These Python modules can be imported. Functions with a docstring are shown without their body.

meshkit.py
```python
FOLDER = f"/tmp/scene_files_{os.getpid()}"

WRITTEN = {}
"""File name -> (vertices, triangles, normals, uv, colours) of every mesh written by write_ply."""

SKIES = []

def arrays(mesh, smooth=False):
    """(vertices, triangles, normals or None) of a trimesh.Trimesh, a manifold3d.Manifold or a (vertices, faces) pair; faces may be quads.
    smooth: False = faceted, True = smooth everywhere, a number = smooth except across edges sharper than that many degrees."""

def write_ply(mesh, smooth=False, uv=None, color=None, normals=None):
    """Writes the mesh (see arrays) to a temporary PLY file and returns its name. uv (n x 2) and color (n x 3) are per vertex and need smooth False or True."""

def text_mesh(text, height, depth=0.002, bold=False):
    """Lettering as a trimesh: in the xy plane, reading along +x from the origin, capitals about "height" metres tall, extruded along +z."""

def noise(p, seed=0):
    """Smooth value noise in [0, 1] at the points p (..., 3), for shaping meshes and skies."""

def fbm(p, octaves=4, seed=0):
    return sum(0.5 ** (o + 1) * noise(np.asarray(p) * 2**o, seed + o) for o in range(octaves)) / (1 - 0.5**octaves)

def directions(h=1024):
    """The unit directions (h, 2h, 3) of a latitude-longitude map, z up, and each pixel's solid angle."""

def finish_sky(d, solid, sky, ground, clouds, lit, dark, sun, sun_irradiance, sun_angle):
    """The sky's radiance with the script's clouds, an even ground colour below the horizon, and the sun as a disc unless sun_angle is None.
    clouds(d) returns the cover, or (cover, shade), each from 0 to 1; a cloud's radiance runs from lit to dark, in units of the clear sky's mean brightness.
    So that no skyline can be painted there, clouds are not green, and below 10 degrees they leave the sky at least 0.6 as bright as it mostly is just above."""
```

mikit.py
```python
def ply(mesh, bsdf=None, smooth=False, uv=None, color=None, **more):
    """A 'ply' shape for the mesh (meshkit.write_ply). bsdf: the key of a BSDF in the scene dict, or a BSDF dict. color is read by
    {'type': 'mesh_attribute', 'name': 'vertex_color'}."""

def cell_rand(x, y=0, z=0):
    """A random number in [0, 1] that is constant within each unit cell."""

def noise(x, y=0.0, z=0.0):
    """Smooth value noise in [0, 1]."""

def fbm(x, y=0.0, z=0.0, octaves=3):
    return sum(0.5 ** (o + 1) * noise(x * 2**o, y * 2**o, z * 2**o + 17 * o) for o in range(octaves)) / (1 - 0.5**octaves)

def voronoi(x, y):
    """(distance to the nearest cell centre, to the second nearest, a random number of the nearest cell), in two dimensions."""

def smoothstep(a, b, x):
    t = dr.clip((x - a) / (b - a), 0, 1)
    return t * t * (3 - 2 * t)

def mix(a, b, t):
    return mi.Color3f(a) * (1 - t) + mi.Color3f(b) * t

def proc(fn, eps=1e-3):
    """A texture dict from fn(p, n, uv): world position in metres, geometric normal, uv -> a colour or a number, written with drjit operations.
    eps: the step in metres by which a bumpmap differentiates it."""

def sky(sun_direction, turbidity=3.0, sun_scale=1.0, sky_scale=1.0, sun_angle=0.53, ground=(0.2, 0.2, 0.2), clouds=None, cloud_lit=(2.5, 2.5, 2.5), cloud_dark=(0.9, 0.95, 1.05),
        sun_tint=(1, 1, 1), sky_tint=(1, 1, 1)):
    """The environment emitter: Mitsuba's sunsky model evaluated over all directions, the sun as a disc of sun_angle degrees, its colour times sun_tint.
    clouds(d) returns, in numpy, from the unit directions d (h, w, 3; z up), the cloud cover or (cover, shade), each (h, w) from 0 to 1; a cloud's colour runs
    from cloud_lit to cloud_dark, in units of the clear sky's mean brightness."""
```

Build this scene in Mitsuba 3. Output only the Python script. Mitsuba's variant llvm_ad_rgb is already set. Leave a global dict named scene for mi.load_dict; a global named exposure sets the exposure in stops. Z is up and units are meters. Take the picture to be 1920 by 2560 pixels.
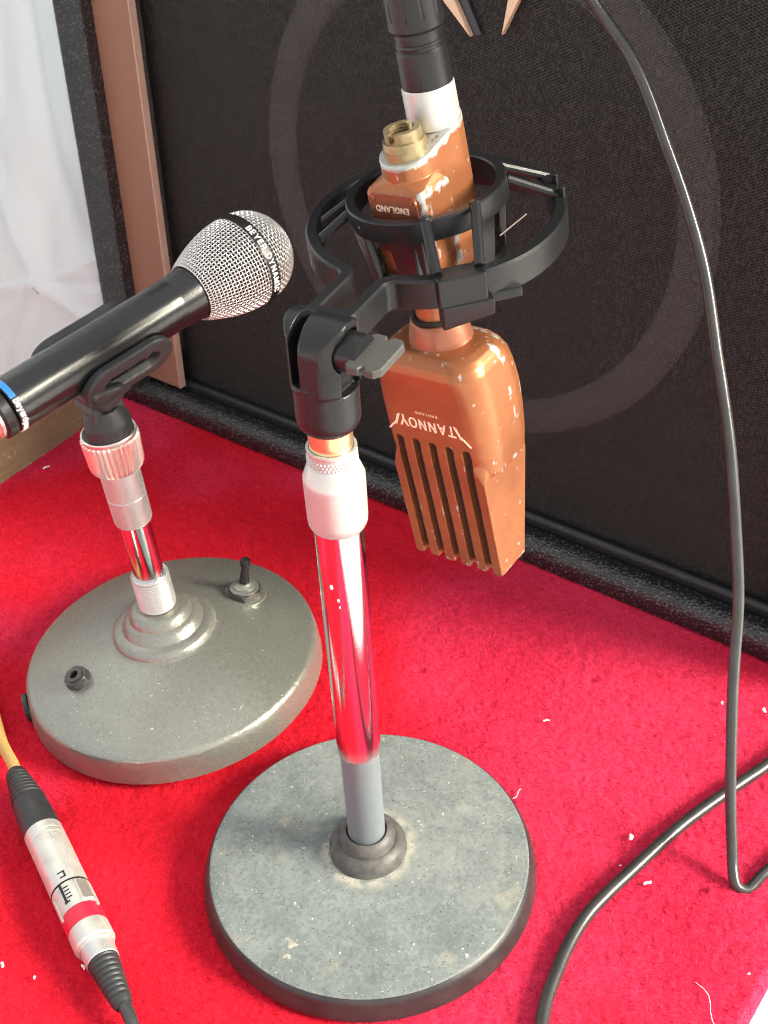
import math
import numpy as np, trimesh, manifold3d as m3, shapely
import shapely.geometry as sg
import drjit as dr, mitsuba as mi
import mikit, meshkit
from mikit import proc, noise, fbm, voronoi, cell_rand, smoothstep, mix

# ------------------------------------------------------------------ camera, sky, exposure
CAM = np.array([0, 0, 0.49941]); FW = np.array([0.0, 0.7942444, -0.60759841]); UP = np.array([0.06339581, 0.6063762, 0.79264675])
exposure = 4.0
scene, labels = {}, {}
scene['camera'] = {'type': 'thinlens', 'fov': 33.832, 'fov_axis': 'x', 'aperture_radius': 0.0007, 'focus_distance': 0.52, 'near_clip': 0.02, 'far_clip': 60.0,
                   'to_world': mi.ScalarTransform4f().look_at(origin=CAM.tolist(), target=(CAM + FW).tolist(), up=UP.tolist())}
def overcast(d):
    return np.ones(d.shape[:2]), 0.25 + 0.3 * meshkit.fbm(d * 2.2, 3, seed=4)
scene['sky'] = mikit.sky((0.85, -0.28, 0.45), turbidity=3, sun_scale=0.58, sun_angle=21, sun_tint=(0.80, 0.95, 1.22), sky_tint=(0.97, 1.0, 1.04), ground=(0.35, 0.33, 0.31), clouds=overcast, cloud_lit=(1.0, 1.0, 1.0), cloud_dark=(0.6, 0.62, 0.66))

# ------------------------------------------------------------------ helpers
R_ = np.random.default_rng(11)
used = {}
def numbered(name):
    n = used.get(name, 0); used[name] = n + 1
    return name if n == 0 else f'{name}_{n:03d}'
def put(name, mesh, mat, parent=None, smooth=35, **more):
    key = numbered(name if parent is None else parent + '__' + name)
    scene[key] = mikit.ply(mesh, mat, smooth=smooth, **more)
    return key
def thing(name, label, cat, group=None):
    key = numbered(name); labels[key] = {'label': label, 'category': cat}
    if group: labels[key]['group'] = group
    return key
def struct(name, mesh, mat, smooth=35, label=None, **more):
    k = put(name, mesh, mat, smooth=smooth, **more); labels[k] = {'kind': 'structure'}
    if label: labels[k]['label'] = label
    return k
def tm(m):
    if hasattr(m, 'to_mesh'):
        q = m.to_mesh(); return trimesh.Trimesh(np.array(q.vert_properties)[:, :3], np.array(q.tri_verts), process=False)
    return m
def mf(t): return m3.Manifold(m3.Mesh(np.asarray(t.vertices, np.float32), np.asarray(t.faces, np.uint32)))
def at(m, o, X, Y, Z):
    m = tm(m).copy(); m.vertices = np.asarray(o) + m.vertices @ np.array([X, Y, Z]); return m
def cat(*ms): return trimesh.util.concatenate([tm(m) for m in ms])
EX, EY, EZ = np.eye(3)
def unit(v): v = np.asarray(v, float); return v / np.linalg.norm(v)
def lathe(prof, n=72): return trimesh.creation.revolve(np.array(prof, float), sections=n)
def tube(path, r, n=10, caps=True):
    p = np.asarray(path, float); k = len(p); r = np.broadcast_to(np.asarray(r, float), (k,))
    t = np.gradient(p, axis=0); t /= np.linalg.norm(t, axis=1, keepdims=True)
    a = np.cross(t[0], [0.3, 0.5, 0.81]); a /= np.linalg.norm(a); N = []
    for i in range(k):
        a = a - t[i] * (a @ t[i]); a /= np.linalg.norm(a); N.append(a.copy())
    N = np.array(N); B = np.cross(t, N); th = np.arange(n) * 2 * np.pi / n
    v = p[:, None] + r[:, None, None] * (np.cos(th)[None, :, None] * N[:, None] + np.sin(th)[None, :, None] * B[:, None])
    v = v.reshape(-1, 3); f = []
    i = np.arange(k - 1)[:, None] * n + np.arange(n)[None]; j = np.arange(k - 1)[:, None] * n + (np.arange(n)[None] + 1) % n
    f = np.concatenate([np.stack([i, j, j + n], -1).reshape(-1, 3), np.stack([i, j + n, i + n], -1).reshape(-1, 3)])
    if caps:
        c0, c1 = len(v), len(v) + 1; v = np.vstack([v, p[:1], p[-1:]]); e = (k - 1) * n
        f = np.vstack([f, [[c0, (q + 1) % n, q] for q in range(n)], [[c1, e + q, e + (q + 1) % n] for q in range(n)]])
    return trimesh.Trimesh(v, f, process=False)
def spline(pts, n=80):
    from scipy.interpolate import CubicSpline
    p = np.asarray(pts, float); t = np.r_[0, np.cumsum(np.linalg.norm(np.diff(p, axis=0), axis=1) ** .5)]
    return CubicSpline(t, p)(np.linspace(0, t[-1], n))
def rbox(x0, x1, y0, y1, z0, z1, r=0.001, n=12):
    s = m3.Manifold.sphere(r, n)
    return m3.Manifold.batch_hull([s.translate((a, b, c)) for a in (x0 + r, x1 - r) for b in (y0 + r, y1 - r) for c in (z0 + r, z1 - r)])
def cyl(r, z0, z1, n=48, r2=None): return m3.Manifold.cylinder(z1 - z0, r, r if r2 is None else r2, n).translate((0, 0, z0))
def bevel(poly, z0, z1, b):
    """Extrusion of a shapely polygon with chamfered rims."""
    from mapbox_earcut import triangulate_float64
    poly = sg.polygon.orient(poly); rings = [np.array(r.coords)[:-1] for r in (poly.exterior, *poly.interiors)]
    ins, V, F, base = [], [], [], 0
    for r in rings:
        e = np.roll(r, -1, 0) - r; nrm = np.c_[-e[:, 1], e[:, 0]]; nrm /= np.linalg.norm(nrm, axis=1, keepdims=True)
        a = nrm + np.roll(nrm, 1, 0); a /= np.maximum((a * a).sum(1, keepdims=True) / 2, 0.5); ins.append(r + a * b)
    allin = np.vstack(ins); ends = np.cumsum([len(r) for r in rings]).astype(np.uint32)
    tri = np.array(triangulate_float64(allin, ends)).reshape(-1, 3)
    p, q = allin[tri[:, 1]] - allin[tri[:, 0]], allin[tri[:, 2]] - allin[tri[:, 0]]
    neg = p[:, 0] * q[:, 1] - p[:, 1] * q[:, 0] < 0; tri[neg] = tri[neg][:, ::-1]
    out = np.vstack(rings); n = len(out)
    V = np.vstack([np.c_[P, np.full(n, z)] for P, z in ((allin, z0), (out, z0 + b), (out, z1 - b), (allin, z1))])
    for L in range(3):
        s = 0
        for r in rings:
            i = np.arange(len(r)) + s; j = np.roll(i, -1); s += len(r)
            F.append(np.stack([i + L * n, j + L * n, j + L * n + n], -1)); F.append(np.stack([i + L * n, j + L * n + n, i + L * n + n], -1))
    F += [tri[:, ::-1], tri + 3 * n]
    return trimesh.Trimesh(V, np.vstack(F), process=False)
def taub(m, n=8, lam=.5):
    m = tm(m); m = trimesh.Trimesh(m.vertices, m.faces, process=True)
    trimesh.smoothing.filter_taubin(m, lamb=lam, nu=lam + .02, iterations=n); return m
def arc(cx, cy, r, a0, a1, n=8): return [(cx + r * math.cos(math.radians(a)), cy + r * math.sin(math.radians(a))) for a in np.linspace(a0, a1, n)]

# ------------------------------------------------------------------ materials
def mat(name, **kw):
    inner = {'type': 'principled', **{k: ({'type': 'rgb', 'value': list(v)} if isinstance(v, tuple) else v) for k, v in kw.items() if k not in ('bump', 'bscale', 'eps')}}
    if 'bump' in kw:
        inner = {'type': 'bumpmap', 'arbitrary': proc(kw['bump'], kw.get('eps', 2e-4)), 'scale': kw.get('bscale', 1.0), 'bsdf': inner}
    scene[name] = {'type': 'twosided', 'bsdf': inner}
    return name

# carpet: red needle felt, pile brushed this way and that, plus painted-in pink light
def carpet_col(p, n, uv):
    big = fbm(p.x * 16 + 3, p.y * 16 + 7, 0.0, 3); sm = fbm(p.x * 330, p.y * 330, 0.0, 3); fine = noise(p.x * 1500, p.y * 1500, 3.0)
    t = smoothstep(0.15, 0.85, 0.45 * big + 0.25 * sm + 0.30 * fine)
    w = smoothstep(0.42, 0.66, fbm(p.x * 7.5 + 8.4, p.y * 7.5 + 6.3, 0.0, 3))  # pink of the stronger light at lower right, painted into the colour
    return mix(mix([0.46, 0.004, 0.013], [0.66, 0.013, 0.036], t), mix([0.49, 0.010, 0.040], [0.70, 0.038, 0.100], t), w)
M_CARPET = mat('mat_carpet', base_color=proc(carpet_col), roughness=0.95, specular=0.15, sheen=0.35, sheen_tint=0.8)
def pile_col(p, n, uv):
    r = cell_rand(p.x * 800, p.y * 800, 0)
    w = smoothstep(0.42, 0.66, fbm(p.x * 7.5 + 8.4, p.y * 7.5 + 6.3, 0.0, 3))  # same painted pink light carried onto the fibres
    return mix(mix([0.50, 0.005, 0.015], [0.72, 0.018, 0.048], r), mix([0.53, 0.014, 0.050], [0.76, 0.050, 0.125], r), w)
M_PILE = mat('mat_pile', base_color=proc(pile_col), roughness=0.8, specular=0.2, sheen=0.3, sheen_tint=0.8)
M_FLOOR = mat('mat_floor', base_color=(0.82, 0.82, 0.80), roughness=0.5)
# cabinet
def tolex_h(p, n, uv):
    a, b, c = voronoi(uv.x * 560, uv.y * 560)
    return 0.00045 * (1 - smoothstep(0.0, 0.7, a)) + 0.0001 * noise(uv.x * 1500, uv.y * 1500, 1.0)
def tolex_col(p, n, uv):
    a, b, c = voronoi(uv.x * 560, uv.y * 560)
    return mix([0.008, 0.008, 0.010], [0.16, 0.16, 0.165], (1 - smoothstep(0.10, 0.40, a)) * (0.06 + 0.94 * smoothstep(0.55, 0.95, c)))  # pale bump tops: glints of the sky painted into the colour
M_TOLEX = mat('mat_tolex', base_color=proc(tolex_col), roughness=0.42, specular=0.8, bump=tolex_h, eps=3e-4)
def groove_h(p, n, uv): return 0.00012 * fbm(uv.x * 900, uv.y * 900, 0.0, 2)
M_STRIP = mat('mat_strip', base_color=(0.013, 0.013, 0.016), roughness=0.45, bump=groove_h, eps=2e-4)
def trim_col(p, n, uv):
    return mix([0.235, 0.122, 0.080], [0.30, 0.160, 0.108], fbm(uv.x * 60, uv.y * 18, 2.0, 3) * 0.7 + 0.3 * noise(uv.x * 1800, uv.y * 1800, 0.0))
M_TRIM = mat('mat_trim', base_color=proc(trim_col), roughness=0.55, specular=0.3)
M_TRIMEDGE = mat('mat_trim_edge', base_color=(0.62, 0.42, 0.32), roughness=0.5)  # paler than the board: light caught on its edge, put into the colour
def cloth_col(p, n, uv):
    a = dr.sin(uv.x * 2 * math.pi / 0.0016); b = dr.sin(uv.y * 2 * math.pi / 0.0016 + (dr.floor(uv.x / 0.0016)) * math.pi)
    k = cell_rand(uv.x / 0.0008, uv.y / 0.0016, 0)
    t = smoothstep(-0.2, 1.0, a * b) * 0.62 + 0.36 * k * k
    return mix([0.007, 0.0069, 0.0068], [0.088, 0.085, 0.082], t)
_gr = {'type': 'principled', 'base_color': proc(cloth_col), 'roughness': 0.75, 'specular': 0.25}
scene['mat_grille'] = {'type': 'mask', 'opacity': {'type': 'rgb', 'value': 0.78}, 'bsdf': {'type': 'twosided', 'bsdf': _gr}}
M_GRILLE = 'mat_grille'
M_SPKRING = mat('mat_speaker_ring', base_color=(0.54, 0.51, 0.48), roughness=0.6)
M_DARK = mat('mat_dark', base_color=(0.008, 0.008, 0.008), roughness=0.8)
M_BADGE = mat('mat_badge', base_color=(0.66, 0.47, 0.33), roughness=0.45, metallic=0.2)
M_BADGESIDE = mat('mat_badge_side', base_color=(0.035, 0.035, 0.045), roughness=0.5)
# cloth and plank
scene['mat_white_cloth'] = {'type': 'bumpmap', 'arbitrary': proc(lambda p, n, uv: 0.0006 * fbm(uv.x * 70, uv.y * 40, 0.0, 3) + 0.00003 * noise(uv.x * 1400, uv.y * 1400, 0.0), 1e-3), 'scale': 1.0,
                            'bsdf': {'type': 'principledthin', 'base_color': {'type': 'rgb', 'value': [0.80, 0.92, 0.93]}, 'roughness': 0.8, 'diff_trans': 0.9, 'spec_trans': 0.0, 'eta': 1.4}}
M_WHITE = 'mat_white_cloth'
M_THREAD = mat('mat_thread', base_color=(0.10, 0.10, 0.12), roughness=0.8)
def plank_col(p, n, uv):
    g = fbm(uv.x * 14, uv.y * 420, 1.0, 3); s = noise(uv.x * 500, uv.y * 900, 5.0)
    c = mix([0.205, 0.165, 0.090], [0.33, 0.27, 0.155], g * 0.7 + 0.3 * s)
    return mix(c, [0.5, 0.43, 0.27], smoothstep(0.90, 0.96, noise(uv.x * 420, uv.y * 520, 9.0)))
M_PLANK = mat('mat_plank', base_color=proc(plank_col), roughness=0.6, bump=lambda p, n, uv: 0.0002 * fbm(uv.x * 60, uv.y * 500, 0.0, 3), eps=3e-4)
# stands
def hammer_col(p, n, uv):
    g = fbm(p.x * 40, p.y * 40, p.z * 40, 3); s = noise(p.x * 900, p.y * 900, p.z * 900); sp = noise(p.x * 900 + 40, p.y * 900, p.z * 900)
    c = mix([0.215, 0.220, 0.194], [0.325, 0.330, 0.294], 0.5 * g + 0.5 * s)
    c = mix(c, [0.06, 0.06, 0.055], smoothstep(0.80, 0.88, noise(p.x * 2300, p.y * 2300 + 9, p.z * 2300)) * 0.6)
    return mix(c, [0.8, 0.78, 0.7], smoothstep(0.91, 0.95, sp) * 0.7)
M_HAMMER = mat('mat_hammer', base_color=proc(hammer_col), roughness=0.33, metallic=0.65, specular=0.6, bump=lambda p, n, uv: 0.00014 * noise(p.x * 460, p.y * 460, p.z * 460) + 0.00008 * noise(p.x * 900, p.y * 900, p.z * 900), eps=3e-4)
def grey_col(p, n, uv):
    g = fbm(p.x * 55 + 5, p.y * 55, p.z * 55, 4); s = noise(p.x * 800, p.y * 800, p.z * 800); g2 = fbm(p.x * 150, p.y * 150 + 3, p.z * 150, 2)
    c = mix([0.125, 0.144, 0.140], [0.235, 0.259, 0.248], smoothstep(0.2, 0.8, 0.42 * g + 0.28 * g2 + 0.30 * s))
    c = mix(c, [0.40, 0.37, 0.27], smoothstep(0.66, 0.84, fbm(p.x * 70 + 31, p.y * 70, p.z * 70, 3)) * 0.3)
    dd_ = dr.sqrt(dr.square(p.x + 0.01727) + dr.square(p.y - 0.3728)); c = mix(c, [0.46, 0.44, 0.36], dr.exp(-dr.square((dd_ - 0.0195) / 0.0032)) * smoothstep(0.30, 0.62, fbm(p.x * 160, p.y * 160, 4.0, 3)) * 0.8)
    c = mix(c, [0.03, 0.035, 0.035], smoothstep(0.76, 0.88, noise(p.x * 2100, p.y * 2100 + 9, p.z * 2100)) * 0.7)
    return mix(c, [0.75, 0.74, 0.68], smoothstep(0.90, 0.95, noise(p.x * 900 + 40, p.y * 900, p.z * 900)) * 0.7)
M_GREY = mat('mat_grey_cast', base_color=proc(grey_col), roughness=0.55, specular=0.4, bump=lambda p, n, uv: 0.00012 * fbm(p.x * 420, p.y * 420, p.z * 420, 2), eps=2e-4)
M_GREYRIM = mat('mat_grey_rim', base_color=proc(lambda p, n, uv: mix([0.012, 0.0115, 0.013], [0.038, 0.034, 0.035], fbm(p.x * 140, p.y * 140, p.z * 140, 3))), roughness=0.4, specular=0.6, bump=lambda p, n, uv: 0.0002 * fbm(p.x * 260, p.y * 260, p.z * 200, 2), eps=3e-4)
M_STAIN = mat('mat_stain', base_color=proc(lambda p, n, uv: mix([0.22, 0.22, 0.19], [0.42, 0.40, 0.33], fbm(p.x * 700, p.y * 700, 0.0, 3))), roughness=0.8)
M_TUBEGREY = mat('mat_tube_grey', base_color=(0.135, 0.16, 0.175), roughness=0.36, specular=0.6)
M_BOSS = mat('mat_boss', base_color=proc(lambda p, n, uv: mix([0.022, 0.022, 0.023], [0.12, 0.117, 0.108], fbm(p.x * 260, p.y * 260, p.z * 260, 3))), roughness=0.5)
scene['mat_chrome'] = {'type': 'twosided', 'bsdf': {'type': 'roughconductor', 'material': 'none', 'alpha': 0.02, 'specular_reflectance': {'type': 'rgb', 'value': [0.84, 0.84, 0.86]}}}
M_CHROME = 'mat_chrome'
M_ALU = mat('mat_aluminium', base_color=(0.54, 0.54, 0.53), roughness=0.38, metallic=0.60, bump=lambda p, n, uv: 0.00002 * noise(p.x * 120, p.y * 120, p.z * 3600) + 0.00003 * fbm(p.x * 300, p.y * 300, p.z * 300, 2), eps=1.5e-4)
M_NICKEL = mat('mat_nickel', base_color=(0.78, 0.72, 0.66), roughness=0.3, metallic=0.85)
M_BRASS = mat('mat_brass', base_color=(0.78, 0.58, 0.32), roughness=0.28, metallic=0.9)
M_BRASSW = mat('mat_brass_worn', base_color=proc(lambda p, n, uv: mix([0.22, 0.165, 0.085], [0.40, 0.32, 0.19], fbm(p.x * 500, p.y * 500, p.z * 500, 3))), roughness=0.4, metallic=0.7)
M_BLACK = mat('mat_black_plastic', base_color=(0.0085, 0.009, 0.0105), roughness=0.34, specular=0.42, bump=lambda p, n, uv: 0.00003 * noise(p.x * 1500, p.y * 1500, p.z * 1500), eps=2e-4)
M_WING = mat('mat_wing', base_color=(0.055, 0.053, 0.050), roughness=0.5, specular=0.5)
M_RUBBER = mat('mat_rubber', base_color=proc(lambda p, n, uv: mix([0.014, 0.015, 0.017], [0.034, 0.036, 0.038], fbm(p.x * 160, p.y * 160, p.z * 160, 3))), roughness=0.48, specular=0.5)
M_BARREL = mat('mat_barrel', base_color=(0.007, 0.0075, 0.009), roughness=0.24, specular=0.6)
M_BAND = mat('mat_black_band', base_color=(0.008, 0.008, 0.009), roughness=0.35)
M_BLUE = mat('mat_blue', base_color=(0.03, 0.20, 0.55), roughness=0.4)
M_PRINT = mat('mat_white_print', base_color=(0.85, 0.85, 0.84), roughness=0.6)
M_WIRE = mat('mat_wire', base_color=(0.66, 0.655, 0.65), roughness=0.30, metallic=0.8)
M_FOAM = mat('mat_foam', base_color=(0.012, 0.011, 0.012), roughness=0.95)
M_COPPER = mat('mat_copper', base_color={'type': 'mesh_attribute', 'name': 'vertex_color'}, roughness=0.35, metallic=0.56, specular=0.5)
M_SLOT = mat('mat_slot', base_color=(0.035, 0.014, 0.010), roughness=0.8)
M_LETTER = mat('mat_letter', base_color=(0.86, 0.62, 0.46), roughness=0.5)
M_RED = mat('mat_red_ring', base_color=(0.62, 0.015, 0.04), roughness=0.35)
M_CORDGREY = mat('mat_cable', base_color=proc(lambda p, n, uv: mix([0.020, 0.020, 0.020], [0.042, 0.042, 0.041], fbm(p.x * 130, p.y * 130, p.z * 130, 3))), roughness=0.30, specular=0.7, bump=lambda p, n, uv: 0.00006 * fbm(p.x * 300, p.y * 300, p.z * 300, 2), eps=3e-4)
M_CORDTAN = mat('mat_cable_tan', base_color=(0.50, 0.31, 0.10), roughness=0.45)
M_LINT = mat('mat_lint', base_color=(0.9, 0.88, 0.86), roughness=0.9)

# ------------------------------------------------------------------ setting: floor and carpet
fl = trimesh.creation.box((6, 6, 0.1)); fl.apply_translation((0, 1, -0.062)); struct('floor', fl, M_FLOOR, False, 'bright white floor past the edge of the red carpet')
E = np.array([0.6216, 0.7833, 0]); G = np.array([0.7833, -0.6216, 0])
g_edge = np.array([0.148, 0.290, 0]) @ G - 0.005
def grade(a, b, lo, hi, fine, coarse):
    x = [a]
    while x[-1] < b: x.append(x[-1] + (fine if lo < x[-1] < hi else coarse))
    return np.array(x)
ge = grade(-0.35, 1.05, 0.10, 0.66, 0.0011, 0.006); gg = grade(g_edge - 0.86, g_edge, g_edge - 0.60, g_edge + 1, 0.0011, 0.006)
ee, gm = np.meshgrid(ge, gg, indexing='ij')
DENTS = ((0.0148, 0.5069), (-0.0796, 0.6647), (-0.0722, 0.668), (0.1085, 0.4910), (-0.052, 0.604), (0.118, 0.385), (0.135, 0.352), (-0.075, 0.40))
def pile_h(P):
    q = P.copy(); q[..., 2] = 0
    dents = 0
    for dx, dy in DENTS: dents = dents - .0026 * np.exp(-((q[..., 0] - dx) ** 2 + 2.2 * (q[..., 1] - dy) ** 2) / .0026 ** 2)
    return dents + 0.0012 * (meshkit.fbm(q * 460, 2, seed=1) - .5) + 0.0008 * (meshkit.fbm(q * 110, 2, seed=2) - .5) + 0.0012 * (meshkit.fbm(q * 14, 2, seed=3) - .5)
cp = ee[..., None] * E + gm[..., None] * G
drop = np.clip((gm - (g_edge - 0.004)) / 0.004, 0, 1) ** 2
cp[..., 2] = pile_h(cp) - 0.0008 - 0.009 * drop
nE, nG = ee.shape; idx = np.arange(nE * nG).reshape(nE, nG)
q4 = np.stack([idx[:-1, :-1], idx[:-1, 1:], idx[1:, 1:], idx[1:, :-1]], -1).reshape(-1, 4)[:, ::-1]
carpet = trimesh.Trimesh(cp.reshape(-1, 3), np.vstack([q4[:, [0, 1, 2]], q4[:, [0, 2, 3]]]), process=False)
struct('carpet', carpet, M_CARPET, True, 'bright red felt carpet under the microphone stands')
# loose fibres of the pile
n = 330000
a = R_.uniform(0.08, 0.68, n * 2); b = g_edge - R_.uniform(0.0, 0.60, n * 2)
P = a[:, None] * E + b[:, None] * G
vis = (np.abs(P[:, 0]) < 0.10 + 0.30 * P[:, 1]) & (P[:, 1] > 0.24) & (P[:, 1] < 0.86)
P = P[vis][:n]; n = len(P)
P[:, 2] = pile_h(P) - 0.0012
th = R_.uniform(0, 2 * np.pi, n); lean = R_.uniform(0.2, 1.3, n); L = R_.uniform(0.0012, 0.0030, n)
T_ = np.stack([np.cos(th) * np.sin(lean), np.sin(th) * np.sin(lean), np.cos(lean)], 1) * L[:, None]
S_ = np.stack([-np.sin(th), np.cos(th), 0 * th], 1) * R_.uniform(0.00012, 0.00026, n)[:, None]
fv = np.stack([P - S_, P + S_, P + T_], 1).reshape(-1, 3)
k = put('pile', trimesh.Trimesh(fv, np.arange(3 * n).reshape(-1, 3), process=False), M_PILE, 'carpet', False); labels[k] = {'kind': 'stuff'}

# ------------------------------------------------------------------ speaker cabinet behind
e1 = np.array([0.77685, -0.62969, 0]); nn0 = np.array([-0.62969, -0.77685, 0]); lean_ = math.radians(2.5)
cv = math.cos(lean_) * EZ - math.sin(lean_) * nn0; cw = math.cos(lean_) * nn0 + math.sin(lean_) * EZ; C0 = np.array([0, 0.6596, 0])
def cab(u, v, w): return C0 + np.asarray(u)[..., None] * e1 + np.asarray(v)[..., None] * cv + np.asarray(w)[..., None] * cw
U0, U1, VT = -0.2575, 0.3235, 0.62
def sweep_prof(prof, t0, t1, nt, fn, wob=0.0):
    """Profile (a,b) list swept along t; fn(t,a,b)->xyz; uv in metres."""
    pr = np.array(prof); s = np.r_[0, np.cumsum(np.linalg.norm(np.diff(pr, axis=0), axis=1))]; ts = np.linspace(t0, t1, nt)
    tt, ii = np.meshgrid(ts, np.arange(len(pr)), indexing='ij')
    a, b = pr[ii, 0], pr[ii, 1]
    if wob: d = wob * (meshkit.fbm(np.stack([tt * 40, a * 40, b * 40], -1), 2, 5) - .5); b = b + d
    v = fn(tt, a, b).reshape(-1, 3); uv = np.stack([tt, s[ii]], -1).reshape(-1, 2); m = len(pr)
    id_ = np.arange(nt * m).reshape(nt, m); q = np.stack([id_[:-1, :-1], id_[:-1, 1:], id_[1:, 1:], id_[1:, :-1]], -1).reshape(-1, 4)
    return trimesh.Trimesh(v, np.vstack([q[:, [0, 1, 2]], q[:, [0, 2, 3]]]), process=False), uv
C = thing('speaker_cabinet', 'large black speaker cabinet with dark grille cloth standing behind both microphones', 'speaker cabinet')
prof = [(-0.05, -0.0015), (-0.004, -0.0015), (-0.0008, 0.001)] + arc(-0.0085, 0.0095, 0.0085, -10, 100, 12)[0:] + [(-0.0145, 0.0175), (-0.0165, 0.0155), (-0.017, 0.010)]
m, uv = sweep_prof(prof, U0 + 0.012, U1 - 0.012, 160, lambda t, a, b: cab(t, b, a), 0.0006); put('bottom_rail', m, M_TOLEX, C, True, uv=uv)
prof = [(-0.0165, 0.008), (-0.0168, 0.0205)] + arc(-0.0200, 0.0205, 0.0032, 0, 140, 8) + [(-0.0232, 0.012)]
m, uv = sweep_prof(prof, U0 + 0.03, U1 - 0.03, 120, lambda t, a, b: cab(t, b, a), 0.0005); put('inner_strip', m, M_STRIP, C, True, uv=uv)
for sgn, ue in ((1, U0), (-1, U1)):
    # post: profile in (u offset from the outer edge, w)
    pr = [(0.0, -0.30), (0.0, -0.012)] + arc(0.010, -0.010, 0.010, 180, 90, 8) + [(0.0315, 0.0), (0.0322, -0.001), (0.0322, -0.03)]
    m, uv = sweep_prof(pr, -0.001, VT, 140, lambda t, a, b, sgn=sgn, ue=ue: cab(ue + sgn * a, t, b - 0.001), 0.0)
    put('side_post', m, M_TOLEX, C, True, uv=uv)
    a0, a1 = (U0 + 0.0322, U0 + 0.0660) if sgn > 0 else (U1 - 0.0660, U1 - 0.0322)
    vs = np.linspace(0.0212, VT, 2)
    bx = trimesh.creation.box((a1 - a0 - 0.0006, VT - 0.0212, 0.0052)); bx.apply_translation(((a0 + a1) / 2, (VT + 0.0212) / 2, -0.0126))
    uvb = bx.vertices[:, :2].copy()
    put('side_trim', at(bx, C0, e1, cv, cw), M_TRIM, C, False, uv=uvb)
    lip = trimesh.creation.box((0.0007, VT - 0.0212, 0.0054)); lip.apply_translation(((a1 + 0.0001) if sgn > 0 else (a0 - 0.0001), (VT + 0.0212) / 2, -0.0124))
    put('trim_edge', at(lip, C0, e1, cv, cw), M_TRIMEDGE, C, False)  # thin pale lip painted as the highlight along the board edge
bx = trimesh.creation.box((U1 - U0 - 0.02, 0.006, 0.28)); bx.apply_translation(((U0 + U1) / 2, 0.0075, -0.164)); put('bottom_panel', at(bx, C0, e1, cv, cw), M_DARK, C, False)
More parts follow.
